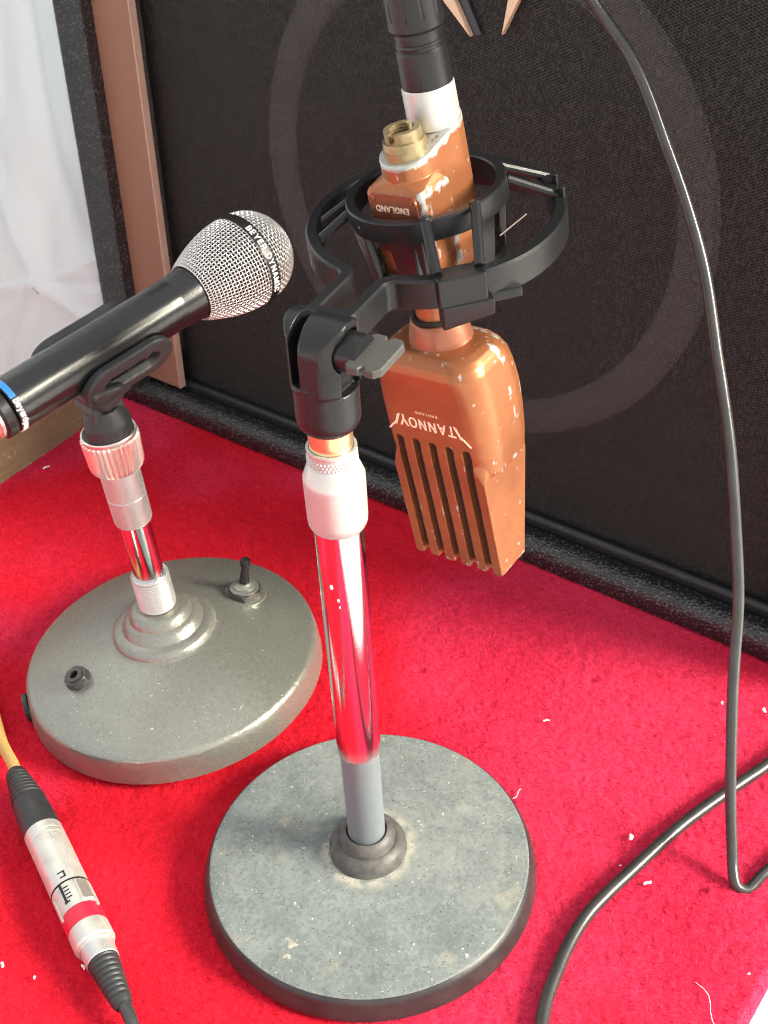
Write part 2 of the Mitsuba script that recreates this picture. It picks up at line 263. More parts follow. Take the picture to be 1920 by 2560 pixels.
# grille cloth: slightly slack sheet
gu, gv = np.meshgrid(np.linspace(U0 + 0.03, U1 - 0.03, 60), np.linspace(0.010, VT, 60), indexing='ij')
gw = -0.0245 - 0.0008 * meshkit.fbm(np.stack([gu * 9, gv * 9, gu * 0], -1), 2, 8)
id_ = np.arange(3600).reshape(60, 60); q = np.stack([id_[:-1, :-1], id_[1:, :-1], id_[1:, 1:], id_[:-1, 1:]], -1).reshape(-1, 4)
put('grille_cloth', trimesh.Trimesh(cab(gu, gv, gw).reshape(-1, 3), np.vstack([q[:, [0, 1, 2]], q[:, [0, 2, 3]]]), process=False), M_GRILLE, C, True, uv=np.stack([gu, gv], -1).reshape(-1, 2))
bk = trimesh.creation.box((U1 - U0 - 0.02, VT - 0.01, 0.01)); bk.apply_translation(((U0 + U1) / 2, VT / 2 + 0.005, -0.075)); put('baffle', at(bk, C0, e1, cv, cw), M_DARK, C, False)
rg = lathe([(0.125, 0.0), (0.128, 0.004), (0.137, 0.0065), (0.146, 0.004), (0.149, 0.0), (0.125, 0.0)], 128)
put('speaker_rim', at(rg, cab(0.0405, 0.2095, -0.0365), e1, cv, cw), M_SPKRING, C)
cn = lathe([(0.126, 0.002), (0.06, -0.022), (0.045, -0.03), (0.03, -0.022), (0.0, -0.015)], 96); put('speaker_cone', at(cn, cab(0.0405, 0.2095, -0.0365), e1, cv, cw), M_DARK, C)
sh = trimesh.creation.box((U1 - U0 - 0.02, 0.012, 0.28)); sh.apply_translation(((U0 + U1) / 2, VT - 0.003, -0.16)); put('top_panel', at(sh, C0, e1, cv, cw), M_TOLEX, C, False, uv=np.asarray(sh.vertices)[:, [0, 2]])
# pointed metal badge on the grille (its lower tips hang into view)
for poly, side in (([(0.0495, 0.3000), (0.0392, 0.3170), (0.0235, 0.3440), (0.0150, 0.3440), (0.0318, 0.3160)], 1), ([(0.0682, 0.3035), (0.0775, 0.3215), (0.0900, 0.3440), (0.0810, 0.3440), (0.0712, 0.3210)], -1)):
    pl = sg.Polygon(poly); m = bevel(pl, -0.0232, -0.0195, 0.0003); bd = put('badge', at(m, C0, e1, cv, cw), M_BADGE, C, 20)
    if side > 0:
        pl2 = sg.Polygon([(0.0500, 0.3000), (0.0545, 0.3008), (0.0300, 0.3445), (0.0238, 0.3445)]); put('badge_side', at(bevel(pl2, -0.0236, -0.0222, 0.0003), C0, e1, cv, cw), M_BADGESIDE, C, 20)

# ------------------------------------------------------------------ white sheet and plank at the left
PE = np.array([0.5932, 0.8050, 0]); PN = np.array([0.8050, -0.5932, 0]); PP = np.array([-0.2177, 0.7730, 0])
WO = -0.02
ss, zz = np.meshgrid(np.linspace(-0.20, 0.42, 260), np.linspace(0.0, 0.50, 230), indexing='ij')
dep = np.zeros_like(ss)
def crease(x0, z0, x1, z1, wd, amp):
    d = np.array([x1 - x0, z1 - z0]); Ln = np.hypot(*d); d /= Ln
    t = (ss - x0) * d[0] + (zz - z0) * d[1]; o = (ss - x0) * -d[1] + (zz - z0) * d[0]
    fade = np.clip(t / (0.35 * Ln), 0, 1) * np.clip((Ln - t) / (0.35 * Ln), 0, 1)
    return amp * np.exp(-(o / wd) ** 2) * np.clip(fade * 1.6, 0, 1)
PX, PZ = 0.0155, 0.105
for x1, z1, wd, amp in ((-0.002, 0.19, .006, -.007), (0.004, 0.30, .010, -.004), (0.062, 0.104, .004, -.003), (-0.05, 0.128, .006, -.005), (-0.045, 0.09, .006, -.005), (-0.02, 0.068, .006, -.004), (0.045, 0.062, .005, -.004), (0.063, 0.085, .004, .003), (0.03, 0.16, .012, .006)):
    ex, ez = PX + (x1 - PX) * 1.3, PZ + (z1 - PZ) * 1.3
    dep += crease(PX - (x1 - PX) * .2, PZ - (z1 - PZ) * .2, ex, ez, wd, amp)
dep += crease(0.06, 0.12, 0.075, 0.40, 0.014, -0.016) + crease(0.048, 0.10, 0.058, 0.36, 0.012, 0.010) + crease(-0.02, 0.14, 0.05, 0.38, 0.02, 0.008) + crease(-0.08, 0.15, -0.03, 0.36, 0.02, -0.008)
dep += 0.012 * (meshkit.fbm(np.stack([ss * 11, zz * 4, ss * 0], -1), 3, 21) - .5)
wv = PP + ss[..., None] * PE + (WO + dep)[..., None] * PN + zz[..., None] * EZ
ns, nz = ss.shape; id_ = np.arange(ns * nz).reshape(ns, nz); q = np.stack([id_[:-1, :-1], id_[1:, :-1], id_[1:, 1:], id_[:-1, 1:]], -1).reshape(-1, 4)[:, ::-1]
wt = thing('white_sheet', 'white fabric sheet with soft creases hanging left of the black cabinet', 'fabric sheet')
put('fabric', trimesh.Trimesh(wv.reshape(-1, 3), np.vstack([q[:, [0, 1, 2]], q[:, [0, 2, 3]]]), process=False), M_WHITE, wt, True, uv=np.stack([ss, zz], -1).reshape(-1, 2))
def onsheet(s, z, o=0.0004):
    i = np.argmin(np.abs(ss[:, 0] - s)); j = np.argmin(np.abs(zz[0] - z)); return wv[i, j] + PN * o
put('stitch', tube([onsheet(0.0160, 0.1015), onsheet(0.0160, 0.0975), onsheet(0.0160, 0.0950)], 0.00022, 6), M_THREAD, wt)
pk = rbox(-0.30, 0.0285, -0.0145, 0.0, -0.004, 0.056, 0.0025)
pk = tm(pk.refine_to_length(0.01)); uvp = np.stack([pk.vertices[:, 0], pk.vertices[:, 2]], -1)
k = put('wooden_plank', at(pk, PP, PE, PN, EZ), M_PLANK, None, True, uv=uvp); labels[k] = {'label': 'olive brown wooden plank on edge along the left side of the carpet', 'category': 'plank'}

# ------------------------------------------------------------------ front microphone stand
FP = np.array([-0.01727, 0.37280, 0])
def fp(m): return at(m, FP, EX, EY, EZ)
S1 = thing('microphone_stand', 'front microphone stand with grey round cast base and chrome upright', 'microphone stand')
prof = [(0, 0.0012), (0.0772, 0.0012), (0.0784, 0.0026)] + [(0.0783, 0.005), (0.0765, 0.0110)]
put('base_rim', fp(lathe(prof + [(0.0757, 0.0126), (0.0746, 0.0137)], 160)), M_GREYRIM, S1)
put('base', fp(lathe([(0.0747, 0.0136), (0.0738, 0.0142), (0.06, 0.0152), (0.035, 0.0172), (0.020, 0.0186), (0.0, 0.0186)], 160)), M_GREY, S1)
put('boss', fp(lathe([(0.0182, 0.0180), (0.0180, 0.0215), (0.0165, 0.0245), (0.0140, 0.0262), (0.0132, 0.0262), (0.0126, 0.0288), (0.0108, 0.0312), (0.0095, 0.0318), (0.0088, 0.0305)], 72)), M_BOSS, S1)
put('lower_tube', fp(lathe([(0.00855, 0.0296), (0.0085, 0.092)], 64)), M_TUBEGREY, S1)
put('upper_tube', fp(lathe([(0.0083, 0.0866), (0.0092, 0.0866), (0.0095, 0.0870), (0.0095, 0.2150)], 96)), M_CHROME, S1, 18)
put('clutch_collar', fp(lathe([(0.0095, 0.2106), (0.0104, 0.2106), (0.0112, 0.2124), (0.01140, 0.2145), (0.01155, 0.2310), (0.0115, 0.2330), (0.0095, 0.2386), (0.0086, 0.2396)], 96)), M_ALU, S1)
kn = []
for i in range(3):
    for j in range(40):
        t = 2 * math.pi * (j + .5 * (i % 2)) / 40; kn.append(trimesh.creation.icosphere(0, 0.00058).apply_translation((0.0089 * math.cos(t), 0.0089 * math.sin(t), 0.2400 + 0.0013 * i)))
nk = cat(lathe([(0.0086, 0.2380), (0.0089, 0.2390), (0.0089, 0.2440), (0.0093, 0.2446), (0.0093, 0.2458), (0.0083, 0.2460), (0.0080, 0.244)], 72), *kn); put('knurled_neck', fp(nk), M_ALU, S1)
pr = [(0.0076, 0.240), (0.0080, 0.2418)]
for i in range(3): pr += [(0.0080, 0.2440 + .0012 * i), (0.0077, 0.2444 + .0012 * i), (0.0080, 0.2448 + .0012 * i)]
put('brass_thread', fp(lathe(pr + [(0.0081, 0.2490), (0.0081, 0.2565)], 72)), M_BRASS, S1)
for (a_, z_, r_) in ((-118.0, .1862, .0011), (-104.0, .1800, .0007), (-102.0, .1765, .0005)):
    d_ = np.array([math.cos(math.radians(a_)), math.sin(math.radians(a_)), 0]); b_ = trimesh.creation.icosphere(2, 1.0)
    b_.vertices = b_.vertices * np.array([r_ * .7, r_ * 1.15, r_ * .3]) * (1 + .3 * (meshkit.noise(b_.vertices * 1.7 + 3, int(z_ * 1e4))[:, None] - .5))
    put('white_fleck', fp(at(b_, d_ * .0095 + EZ * z_, np.cross(EZ, d_), EZ, d_)), M_PRINT, S1, True)  # small flat white blobs on the chrome
# flecks of old paint on the cast base
for (x, y, r) in ((0.018, 0.056, .0024), (-0.034, -0.045, .0052), (-0.037, -0.052, .0028)):
    t = np.arange(28) * 2 * np.pi / 28; rr = r * (0.8 + .16 * np.sin(3 * t + x * 900) + .12 * np.sin(5 * t + y * 700) + .06 * R_.random(28)); z = 0.0142 + .0044 * (1 - math.hypot(x, y) / .0738) - .0007
    pol = sg.Polygon(np.c_[x + rr * np.cos(t), y + rr * np.sin(t) * .8]); put('paint_scab', fp(bevel(pol, z, z + .0009, .0005)), M_STAIN, S1, True)

# ------------------------------------------------------------------ shock mount on the front stand
al = math.radians(32); WW = np.array([math.cos(al), -math.sin(al), 0]); DD = np.array([math.sin(al), math.cos(al), 0])
SM = thing('shock_mount', 'black plastic shock mount ring with elastic straps on the front stand', 'shock mount')
def pl(m): return at(m, FP, WW, DD, EZ)            # local: x along the screw, y away towards the ring
ZC = 0.2868
body = cyl(0.0090, 0.2538, 0.2562, 64, 0.0110) + cyl(0.0110, 0.2562, 0.2590, 64, 0.0116) + cyl(0.0116, 0.2590, 0.2745, 64)
lobe = (m3.Manifold.cylinder(0.0232, 0.0113, 0.0113, 64).rotate((0, 90, 0)).translate((-0.0116, 0, ZC)) + m3.Manifold.cube((0.0232, 0.0226, 0.0150)).translate((-0.0116, -0.0113, ZC - 0.0150)))
lobe = lobe ^ (cyl(0.0122, 0.262, 0.2995, 64) + m3.Manifold.cylinder(0.010, 0.0113, 0.0113, 64).rotate((0, 90, 0)).translate((-0.0045, 0, ZC)))
slot = m3.Manifold.cube((0.0042, 0.06, 0.05)).translate((-0.0070, -0.03, 0.2745))
hole = m3.Manifold.cylinder(0.02, 0.0082, 0.0082, 48).rotate((0, 90, 0)).translate((0.0062, 0, ZC)) + m3.Manifold.cube((0.012, 0.012, 0.012)).translate((0.0078, -0.006, ZC - 0.0155))
bd = ((body + lobe) - slot - hole).refine_to_length(0.0011)
put('clamp_body', pl(taub(bd, 10)), M_BLACK, SM, True)
sc = m3.Manifold.cylinder(0.0125, 0.0075, 0.0070, 40).rotate((0, 90, 0)).translate((0.0045, 0, ZC))
sk = put('clamp_screw', pl(sc), M_BLACK, SM)
wing = sg.Polygon([(0.0146, -0.0092), (0.0160, -0.0106), (0.0200, -0.0104), (0.0212, -0.0066), (0.0222, -0.0100), (0.0255, -0.0100), (0.0276, -0.0075), (0.0278, 0.0075), (0.0260, 0.0098), (0.0226, 0.0098), (0.0212, 0.0062), (0.0200, 0.0100), (0.0160, 0.0100), (0.0146, 0.0085)]).buffer(-.0007).buffer(.0014, quad_segs=4).buffer(-.0007)
wg = bevel(wing, -0.0016, 0.0016, 0.0004); ca, sa = math.cos(0.10), math.sin(0.10)
wg = at(wg, (0, 0, ZC + 0.0006), EX, np.array([0, ca, sa]), np.array([0, -sa, ca])); put('wing', pl(wg), M_WING, sk, 30)
# the ring's own frame
RC = np.array([0.0268928, 0.45650756, 0.29404085]); RN = np.array([-0.08076011, -0.05763236, 0.99506599]); RX = unit(WW - RN * (WW @ RN)); RY = np.cross(RN, RX)
def rp(m): return at(m, RC, RX, RY, RN)
def rpt(x, y, z): return RC + x * RX + y * RY + z * RN
disk = sg.Point(0, 0).buffer(0.0508, quad_segs=40).union(sg.box(-0.0132, -0.0765, 0.0074, -0.03)).buffer(-0.004).buffer(0.008).buffer(-0.004)
ringp = disk.difference(disk.buffer(-0.0054)).segmentize(0.0015)
ringp = max(getattr(ringp, 'geoms', [ringp]), key=lambda g: g.area)
put('outer_ring', rp(bevel(ringp, -0.0122, 0.0, 0.0009)), M_BLACK, SM, 25)
tongue = rbox(-0.0012, 0.0028, -0.0985, -0.0735, -0.0108, -0.0008, 0.0009); put('arm', rp(tongue), M_BLACK, SM)
# microphone frame (used for the basket, which grips the microphone)
MO = np.array([0.01910602, 0.44894163, 0.29580158])
MX, MY, MZ = np.array([[0.76337879, 0.6269963, -0.15533341], [-0.63550658, 0.77206587, -0.00675835], [0.11569017, 0.10387458, 0.98783898]]).T
def mp(m): return at(m, MO, MX, MY, MZ)
def mpt(x, y, z): return MO + x * MX + y * MY + z * MZ
BC = (-0.0016, 0.0108)
ir = sg.Point(BC).buffer(0.0314, quad_segs=32).difference(sg.Point(BC).buffer(0.0272, quad_segs=32))
ring1 = bevel(ir, -0.0008, 0.0078, 0.0006)
BK = put('basket', mp(ring1), M_BLACK, SM, 25)
lr = sg.Point(BC).buffer(0.0268, quad_segs=32).difference(sg.Point(BC).buffer(0.0236, quad_segs=32)); put('lower_hoop', mp(bevel(lr, -0.0245, -0.0190, 0.0005)), M_BLACK, BK, 25)
for deg, wd in ((237, .0150), (288, .0130), (50, .0085), (120, .0100), (352, .0085)):
    t = math.radians(deg); rad = np.array([math.cos(t), math.sin(t), 0]); tan = np.array([-math.sin(t), math.cos(t), 0])
    hull = m3.Manifold.batch_hull([m3.Manifold.sphere(.0008, 8).translate(tuple(np.array([*BC, 0]) + rad * r_ + tan * s_ * w_ / 2 + EZ * z_)) for r_, z_, w_ in ((.0300, 0.004, wd), (.0282, 0.004, wd), (.0262, -0.0236, wd * .72), (.0246, -0.0236, wd * .72)) for s_ in (-1, 1)])
    put('leg', mp(hull), M_BLACK, BK, 25)
pad = rbox(-0.0062, 0.0020, -0.0162, -0.0108, -0.0065, 0.0005, 0.0012); put('grip_pad', mp(pad), M_BLACK, BK, 25)
pad = rbox(0.0050, 0.0110, -0.0172, -0.0108, -0.0200, 0.0005, 0.0012); put('grip_pad', mp(pad), M_BLACK, BK, 25)
# anchor block: wraps the outer ring at the front right
ta = math.radians(-49.5); ra = np.array([math.cos(ta), math.sin(ta), 0]); tn = np.array([-math.sin(ta), math.cos(ta), 0])
def blk(r0, r1, s0, s1, z0, z1, rr=.0008): return at(rbox(r0, r1, s0, s1, z0, z1, rr), (0, 0, 0), ra, tn, EZ)
A_ = put('strap_anchor', rp(blk(0.0445, 0.0540, -0.0112, 0.0070, -0.0100, 0.0016)), M_BLACK, SM, 25)
low = at(m3.Manifold.batch_hull([m3.Manifold.sphere(.0008, 8).translate((r_, s_, z_)) for r_, s_, z_ in ((.0540, -.0098, -.0100), (.0540, .0085, -.0100), (.0468, -.0098, -.0100), (.0468, .0085, -.0100), (.0520, -.0098, -.0190), (.0520, .0085, -.0165), (.0470, -.0098, -.0190), (.0470, .0085, -.0165))]), (0, 0, 0), ra, tn, EZ)
put('anchor_foot', rp(low), M_BLACK, A_, 25)
put('anchor_flange', rp(blk(0.0462, 0.0502, 0.0080, 0.0205, -0.0140, -0.0098)), M_BLACK, A_, 25)
def hoop(deg, z, r=.0322): t = math.radians(deg); return mpt(BC[0] + r * math.cos(t), BC[1] + r * math.sin(t), z)
def rimpt(deg, z, r=.0508): t = math.radians(deg); return rpt(r * math.cos(t), r * math.sin(t), z)
def kink(P, amp, seed):
    P = np.array(P); s_ = np.r_[0, np.cumsum(np.linalg.norm(np.diff(P, axis=0), axis=1))]
    for c in range(3): P[:, c] += amp * (.35 if c == 2 else 1) * (meshkit.fbm(np.stack([s_ * 22, s_ * 0 + c * 7, s_ * 0], -1), 3, seed) - .5)
    return P
def strap(a, b, r=.0015, sag=.0, name='strap'):
    a, b = np.asarray(a), np.asarray(b); t = np.linspace(0, 1, 12)[:, None]; put(name, tube(a + (b - a) * t + np.array([0, 0, -sag]) * np.sin(np.pi * t), r, 10), M_BLACK, SM)
q0 = RC + (0.0495 * ra - 0.0100 * tn) @ np.array([RX, RY, RN]) + RN * .002; q1 = RC + (0.0495 * ra + 0.0055 * tn) @ np.array([RX, RY, RN]) + RN * .002
def mang(x, y): return math.degrees(math.atan2(y - BC[1], x - BC[0]))
strap(mpt(0.0180, -0.0161, 0.0082), q0, .0019); strap(mpt(0.0290, 0.0005, 0.0082), q1, .0019)
for deg in (mang(.0180, -.0161), mang(.0290, .0005)): put('hook', at(rbox(-.0016, .0016, -.0012, .0022, -.0012, .0030, .0007), hoop(deg, .0066, .0312), MX, MY, MZ), M_BLACK, BK)
for d0, d1 in ((62, 55), (35, 33)): strap(hoop(d0, .0045, .031), rimpt(d1, -.0015, .0500), .0019)
for d0, d1 in ((196, 203), (222, 219)): strap(hoop(d0, .0035, .031), rimpt(d1, -.0045, .0495), .0019)
for d0, d1 in ((128, 131), (108, 113)): strap(hoop(d0, .0045, .031), rimpt(d1, -.0015, .0500), .0019)
for dg in (31, 44): put('hook', at(rbox(-.0012, .0012, -.0012, .0012, -.003, .0032, .0006), rimpt(dg, .0008, .0492), RX, RY, RN), M_BLACK, SM)
put('elastic_thread', tube([rpt(.0352, -.0150, .0035), rpt(.0365, -.0060, .0035), rpt(.0378, .0025, .0035)], .0003, 6), mat('mat_elastic', base_color=(0.12, 0.09, 0.075), roughness=0.5), SM)

# ------------------------------------------------------------------ copper ribbon microphone, hung upside down
def loft(secs, n=64):
    """Closed loft of (z, xhalf, y0, y1, corner radius) rounded-rectangle sections, given from low z to high z."""
    V = []
    for z, hx, y0, y1, r in secs:
        r = min(r, hx - 1e-5, (y1 - y0) / 2 - 1e-5); pts = []
        for cx, cy, a0 in ((hx - r, y1 - r, 0), (-hx + r, y1 - r, 90), (-hx + r, y0 + r, 180), (hx - r, y0 + r, 270)): pts += arc(cx, cy, r, a0, a0 + 90, n // 4)
        V.append(np.c_[np.array(pts), np.full(len(pts), z)])
    m_ = len(V[0]); v = np.vstack(V); k_ = len(V); id_ = np.arange(k_ * m_).reshape(k_, m_); j = np.roll(id_, -1, 1)
    f = [np.stack([id_[:-1], j[:-1], j[1:]], -1).reshape(-1, 3), np.stack([id_[:-1], j[1:], id_[1:]], -1).reshape(-1, 3)]
    c0, c1 = len(v), len(v) + 1; v = np.vstack([v, v[:m_].mean(0), v[-m_:].mean(0)])
    f += [np.stack([np.full(m_, c0), j[0], id_[0]], -1), np.stack([np.full(m_, c1), id_[-1], j[-1]], -1)]
    return trimesh.Trimesh(v, np.vstack(f), process=False)
FY = -0.0194
lower = loft([(-0.1606, .0236, FY, -.0004, .0006), (-0.1100, .0238, FY, .0128, .0006), (-0.1050, .0239, FY, .0133, .0045), (-0.0985, .0243, FY + .0002, .0140, .0100)], 48)
hous = loft([(-0.1095, .0238, FY + .0012, .0140, .010), (-0.1075, .0268, FY + .0002, .0160, .0115), (-0.098, .0276, FY, .0174, .0120), (-0.088, .0279, FY, .0183, .0122), (-0.078, .0278, FY, .0188, .0122), (-0.071, .0274, FY, .0185, .0122), (-0.066, .0269, FY, .0180, .0122), (-0.061, .0260, FY + .0003, .0171, .0120), (-0.0575, .0246, FY + .0013, .0157, .0118), (-0.0550, .0227, FY + .0030, .0138, .0115), (-0.0535, .0203, FY + .0050, .0115, .0110), (-0.0530, .0175, FY + .0070, .0090, .0100)], 80)
bodym = mf(lower) + mf(hous)
for i in range(5):
    x = (i - 2) * 0.0086
    bodym = bodym - (m3.Manifold.cube((0.0040, 0.0036, 0.080)).translate((x - .0020, FY - .0002, -0.0955 - 0.080)) + m3.Manifold.cylinder(0.0036, .0020, .0020, 24).rotate((-90, 0, 0)).translate((x, FY - .0002, -0.0955)))
bodym = taub(bodym.refine_to_length(0.0008), 3)
collar = lathe([(0.0, -0.066), (0.0144, -0.066), (0.0142, -0.0555), (0.0138, -0.0530), (0.0130, -0.0490), (0.0120, -0.0455), (0.0115, -0.0440), (0.0110, -0.0436), (0.0, -0.0436)], 72); collar.vertices[:, 1] *= .90; collar.apply_translation((0, 0.0005, 0))
neck = m3.Manifold.batch_hull([cyl(.0084, -0.048, -.047, 40).translate((0, 0.0005, 0)), cyl(.0104, -0.030, -.029, 40).translate((0, 0.005, 0))])
up = m3.Manifold.batch_hull([cyl(.0106, -.020, .040, 72).translate((0, .0026, 0)), cyl(.0113, -.020, .040, 72).translate((0, .0206, 0))])
boxp = m3.Manifold.batch_hull([cyl(.0022, -.020, .0135, 24).translate((sx * .0112, yy, 0)) for sx in (-1, 1) for yy in (-.0080, .0065)] + [cyl(.0012, .0135, .0155, 24).translate((sx * .0110, yy, 0)) for sx in (-1, 1) for yy in (-.0078, .0062)])
taper = m3.Manifold.batch_hull([cyl(.0108, -.021, -.0200, 48).translate((0, .0026, 0)), cyl(.0110, -.021, -.0200, 48).translate((0, .0203, 0)), cyl(.0100, -.033, -.032, 48).translate((0, .006, 0))])
shoulder = m3.Manifold.batch_hull([cyl(.0010, .0142, .0150, 16).translate((sx * .0114, yy, 0)) for sx in (-1, 1) for yy in (-.0082, .0065)] + [cyl(.0108, .0176, .0180, 64).translate((0, .0034, 0))])
upm = (up + boxp + shoulder).trim_by_plane((0, .2, -1), -.0254 / math.sqrt(1.04)) + taper + neck
upm = taub(upm.refine_to_length(0.0007), 6)
def paint(m, kind):
    """Copper paint, knocked off to bare zinc on the edges and in chips."""
    v = np.asarray(m.vertices); vn = np.asarray(m.vertex_normals)
    L_ = trimesh.smoothing.laplacian_calculation(m); cur = -np.einsum('ij,ij->i', L_ @ v - v, vn)          # outward bulge
    for _ in range(4): cur = L_ @ cur
    edge = np.clip(cur / np.quantile(cur, .97), 0, 1.5)
    n1, n2, n3 = meshkit.fbm(v * 260, 3, 31), meshkit.fbm(v * 620, 2, 33), meshkit.fbm(v * np.array([500, 500, 150]), 3, 36)
    if kind == 'upper':
        rim = np.clip((v[:, 2] - (.0215 + .2 * np.clip(v[:, 1], 0, 1))) / .004, 0, 1); z = v[:, 2]
        w = .55 * edge * (z > .004) + .70 * rim * (.6 + .8 * n1) + 1.5 * (n3 - .45) + .35 * (n2 - .5) + .10 * (v[:, 1] > -.006)
        w += .5 * np.exp(-((v[:, 0] - .0125) / .0025) ** 2 - ((v[:, 1] + .0085) / .0025) ** 2) * (z > -.012)      # the front right corner is rubbed bare
        w += .55 * np.exp(-((v[:, 0] - .0130) / .003) ** 2 - ((v[:, 1] - .006) / .0028) ** 2) * (np.abs(z + .007) < .013)
        t = np.clip((w - .55) / .09, 0, 1)
    else:
        seam = np.exp(-((v[:, 1] - .0035) / .0016) ** 2) * (np.abs(v[:, 0]) > .02) * (v[:, 2] > -.104); back = (v[:, 1] > .009) * (v[:, 2] > -.082) * (v[:, 2] < -.045)
        up_ = np.clip((v[:, 2] + .085) / .03, 0, 1)
        w = .65 * edge * (.25 + .75 * back) + .46 * seam * (.5 + .5 * up_) + 1.6 * (n3 - .5) + .5 * (n2 - .5) + .18 * back + .05
        w += .3 * edge * (v[:, 2] < -.10) * (n1 > .52)
        w -= .25 * (v[:, 1] < FY + .002)
        t = np.clip((w - .50) / .07, 0, 1)
    base = np.array([.345, .128, .054]) * (0.93 + .14 * n1[:, None]); dark = np.array([.235, .072, .038])
    base = base + (dark - base) * np.clip((meshkit.fbm(v * 45, 2, 40)[:, None] - .5) * 1.6, 0, .5)
    metal = np.array([.44, .45, .43]) * (.8 + .4 * n2[:, None])
    return base * (1 - t[:, None]) + metal * t[:, None]
TM = thing('ribbon_microphone', 'copper brown ribbon microphone hanging upside down in the shock mount, paint chipped', 'microphone')
put('body', mp(bodym), M_COPPER, TM, True, color=paint(bodym, 'lower'))
put('head', mp(upm), M_COPPER, TM, True, color=paint(upm, 'upper'))
cm = trimesh.remesh.subdivide_to_size(collar.vertices, collar.faces, .0022); cm = trimesh.Trimesh(*cm)
put('neck_collar', mp(cm), M_COPPER, TM, True, color=np.tile([.31, .120, .072], (len(cm.vertices), 1)) * (.9 + .2 * meshkit.fbm(cm.vertices * 200, 2, 3)[:, None]))
put('slot_backing', mp(rbox(-.0212, .0212, FY + .0030, FY + .0070, -.158, -.093, .0005)), M_SLOT, TM)
for sx in (-1, 1): pass
put('neck_ring', mp(lathe([(.0086, -.0434), (.0098, -.0430), (.0098, -.0420), (.0086, -.0418)], 48).apply_translation((0, .0006, 0))), M_DARK, TM)
# lettering on the face: reads with the microphone turned the other way up
def face_text(txt, h, cx, zt, y, bold=True, sx=1.0):
    t = meshkit.text_mesh(txt, h, 0.00018, bold); b_ = t.bounds; t.apply_translation((-(b_[0, 0] + b_[1, 0]) / 2, 0, 0)); t.vertices[:, 0] *= sx
    return at(t, (cx, y, zt), -EX, -EZ, -EY)
LT = thing_parts = []
letters = [('T', 12.4, .0053), ('A', 7.6, .0049), ('N', 2.6, .0047), ('N', -2.4, .0047), ('O', -7.4, .0049), ('Y', -12.1, .0055)]
ms = [face_text(c, h, x * .001, -0.0871 + h, FY - .00006, True, .92) for c, x, h in letters]
for s in (-1, 1):
    bolt = sg.LineString([(s * .0142, -.0818), (s * .0167, -.0872), (s * .0160, -.0856), (s * .0208, -.0902)]).buffer(.00042).union(sg.LineString([(s * .0150, -.0822), (s * .0166, -.0862)]).buffer(.0003))
    g = trimesh.creation.extrude_polygon(bolt, .00018, engine='earcut'); ms.append(at(g, (0, FY - .00006, 0), EX, EZ, -EY))
put('lettering', mp(cat(*ms)), M_LETTER, TM, False)
put('lettering', mp(face_text('E N G L A N D', .0013, .0007, -.0782, FY - .00006, False)), M_LETTER, TM, False)
# name plate with two slotted screws on the head
plate = sg.box(-.0110, -.012, .0110, .0145).buffer(-.0020).buffer(.0020)
put('name_plate', mp(at(bevel(plate, 0, .0006, .0002), (0, -.0102, 0), -EX, EZ, EY * -1)), mat('mat_plate', base_color=(.27, .085, .045), roughness=.38, metallic=.4), TM, 25)
put('lettering', mp(face_text('ENGLAND', .0024, -.0008, .0097, -.0109)), M_LETTER, TM, False)
for sx in (-.0098, .0098):
    sw = m3.Manifold.cylinder(.0008, .0016, .0013, 24) - m3.Manifold.cube((.0005, .004, .002)).translate((-.00025, -.002, .0004)).rotate((0, 0, 25 if sx > 0 else -20))
    put('screw', mp(at(sw, (sx, -.0107, .0120), -EX, EZ, -EY)), mat('mat_screw', base_color=(.32, .12, .07), roughness=.4, metallic=.6) if sx < 0 else 'mat_screw', TM)
ins = (cyl(.0085, .0235, .0280, 56) + cyl(.0083, .0280, .0308, 56, .0080) + cyl(.0070, .0300, .0348, 56)) - cyl(.0047, .0250, .040, 48) - m3.Manifold.cube((.0024, .03, .0042)).translate((-.0012, -.015, .0312))
gro = m3.Manifold.batch_boolean([m3.Manifold.revolve(m3.CrossSection([[(.0047, z_), (.0053, z_ + .0004), (.0047, z_ + .0008)]]), 40) for z_ in np.arange(.0275, .0335, .0012)], m3.OpType.Add)
put('thread_insert', mp((ins - gro).translate((0, .0025, 0))), M_BRASSW, TM, 30)

# plug and cable boot on top of the ribbon microphone
PLG = thing('cable_plug', 'black rubber booted plug with pale metal sleeve on top of the copper microphone', 'plug')
def xp(m): return at(m, mpt(0, .0218, 0), MX, MY, MZ)
put('sleeve', xp(lathe([(.0094, .0285), (.0100, .0285), (.0101, .0300), (.0100, .0430), (.0097, .0436), (.0080, .0436)], 80)), M_ALU, PLG)
put('grip', xp(lathe([(.0094, .0432), (.0097, .0440), (.0095, .0560), (.0092, .0575), (.0089, .0577), (.0089, .0585), (.0091, .0588), (.0090, .0600), (.0087, .0602), (.0087, .0611), (.0088, .0632), (.0086, .066)], 80)), M_BLACK, PLG)
bt = cyl(.0096, .0640, .0652, 72, .0104) + cyl(.0104, .0652, .0950, 72, .0094) + cyl(.0094, .0950, .1250, 48, .0042)
for i in range(10):
    t = 2 * math.pi * i / 10; bt = bt - cyl(.0009, .0690, .10, 16).translate((.0107 * math.cos(t), .0107 * math.sin(t), 0))
put('boot', xp(bt), M_BLACK, PLG, 30)

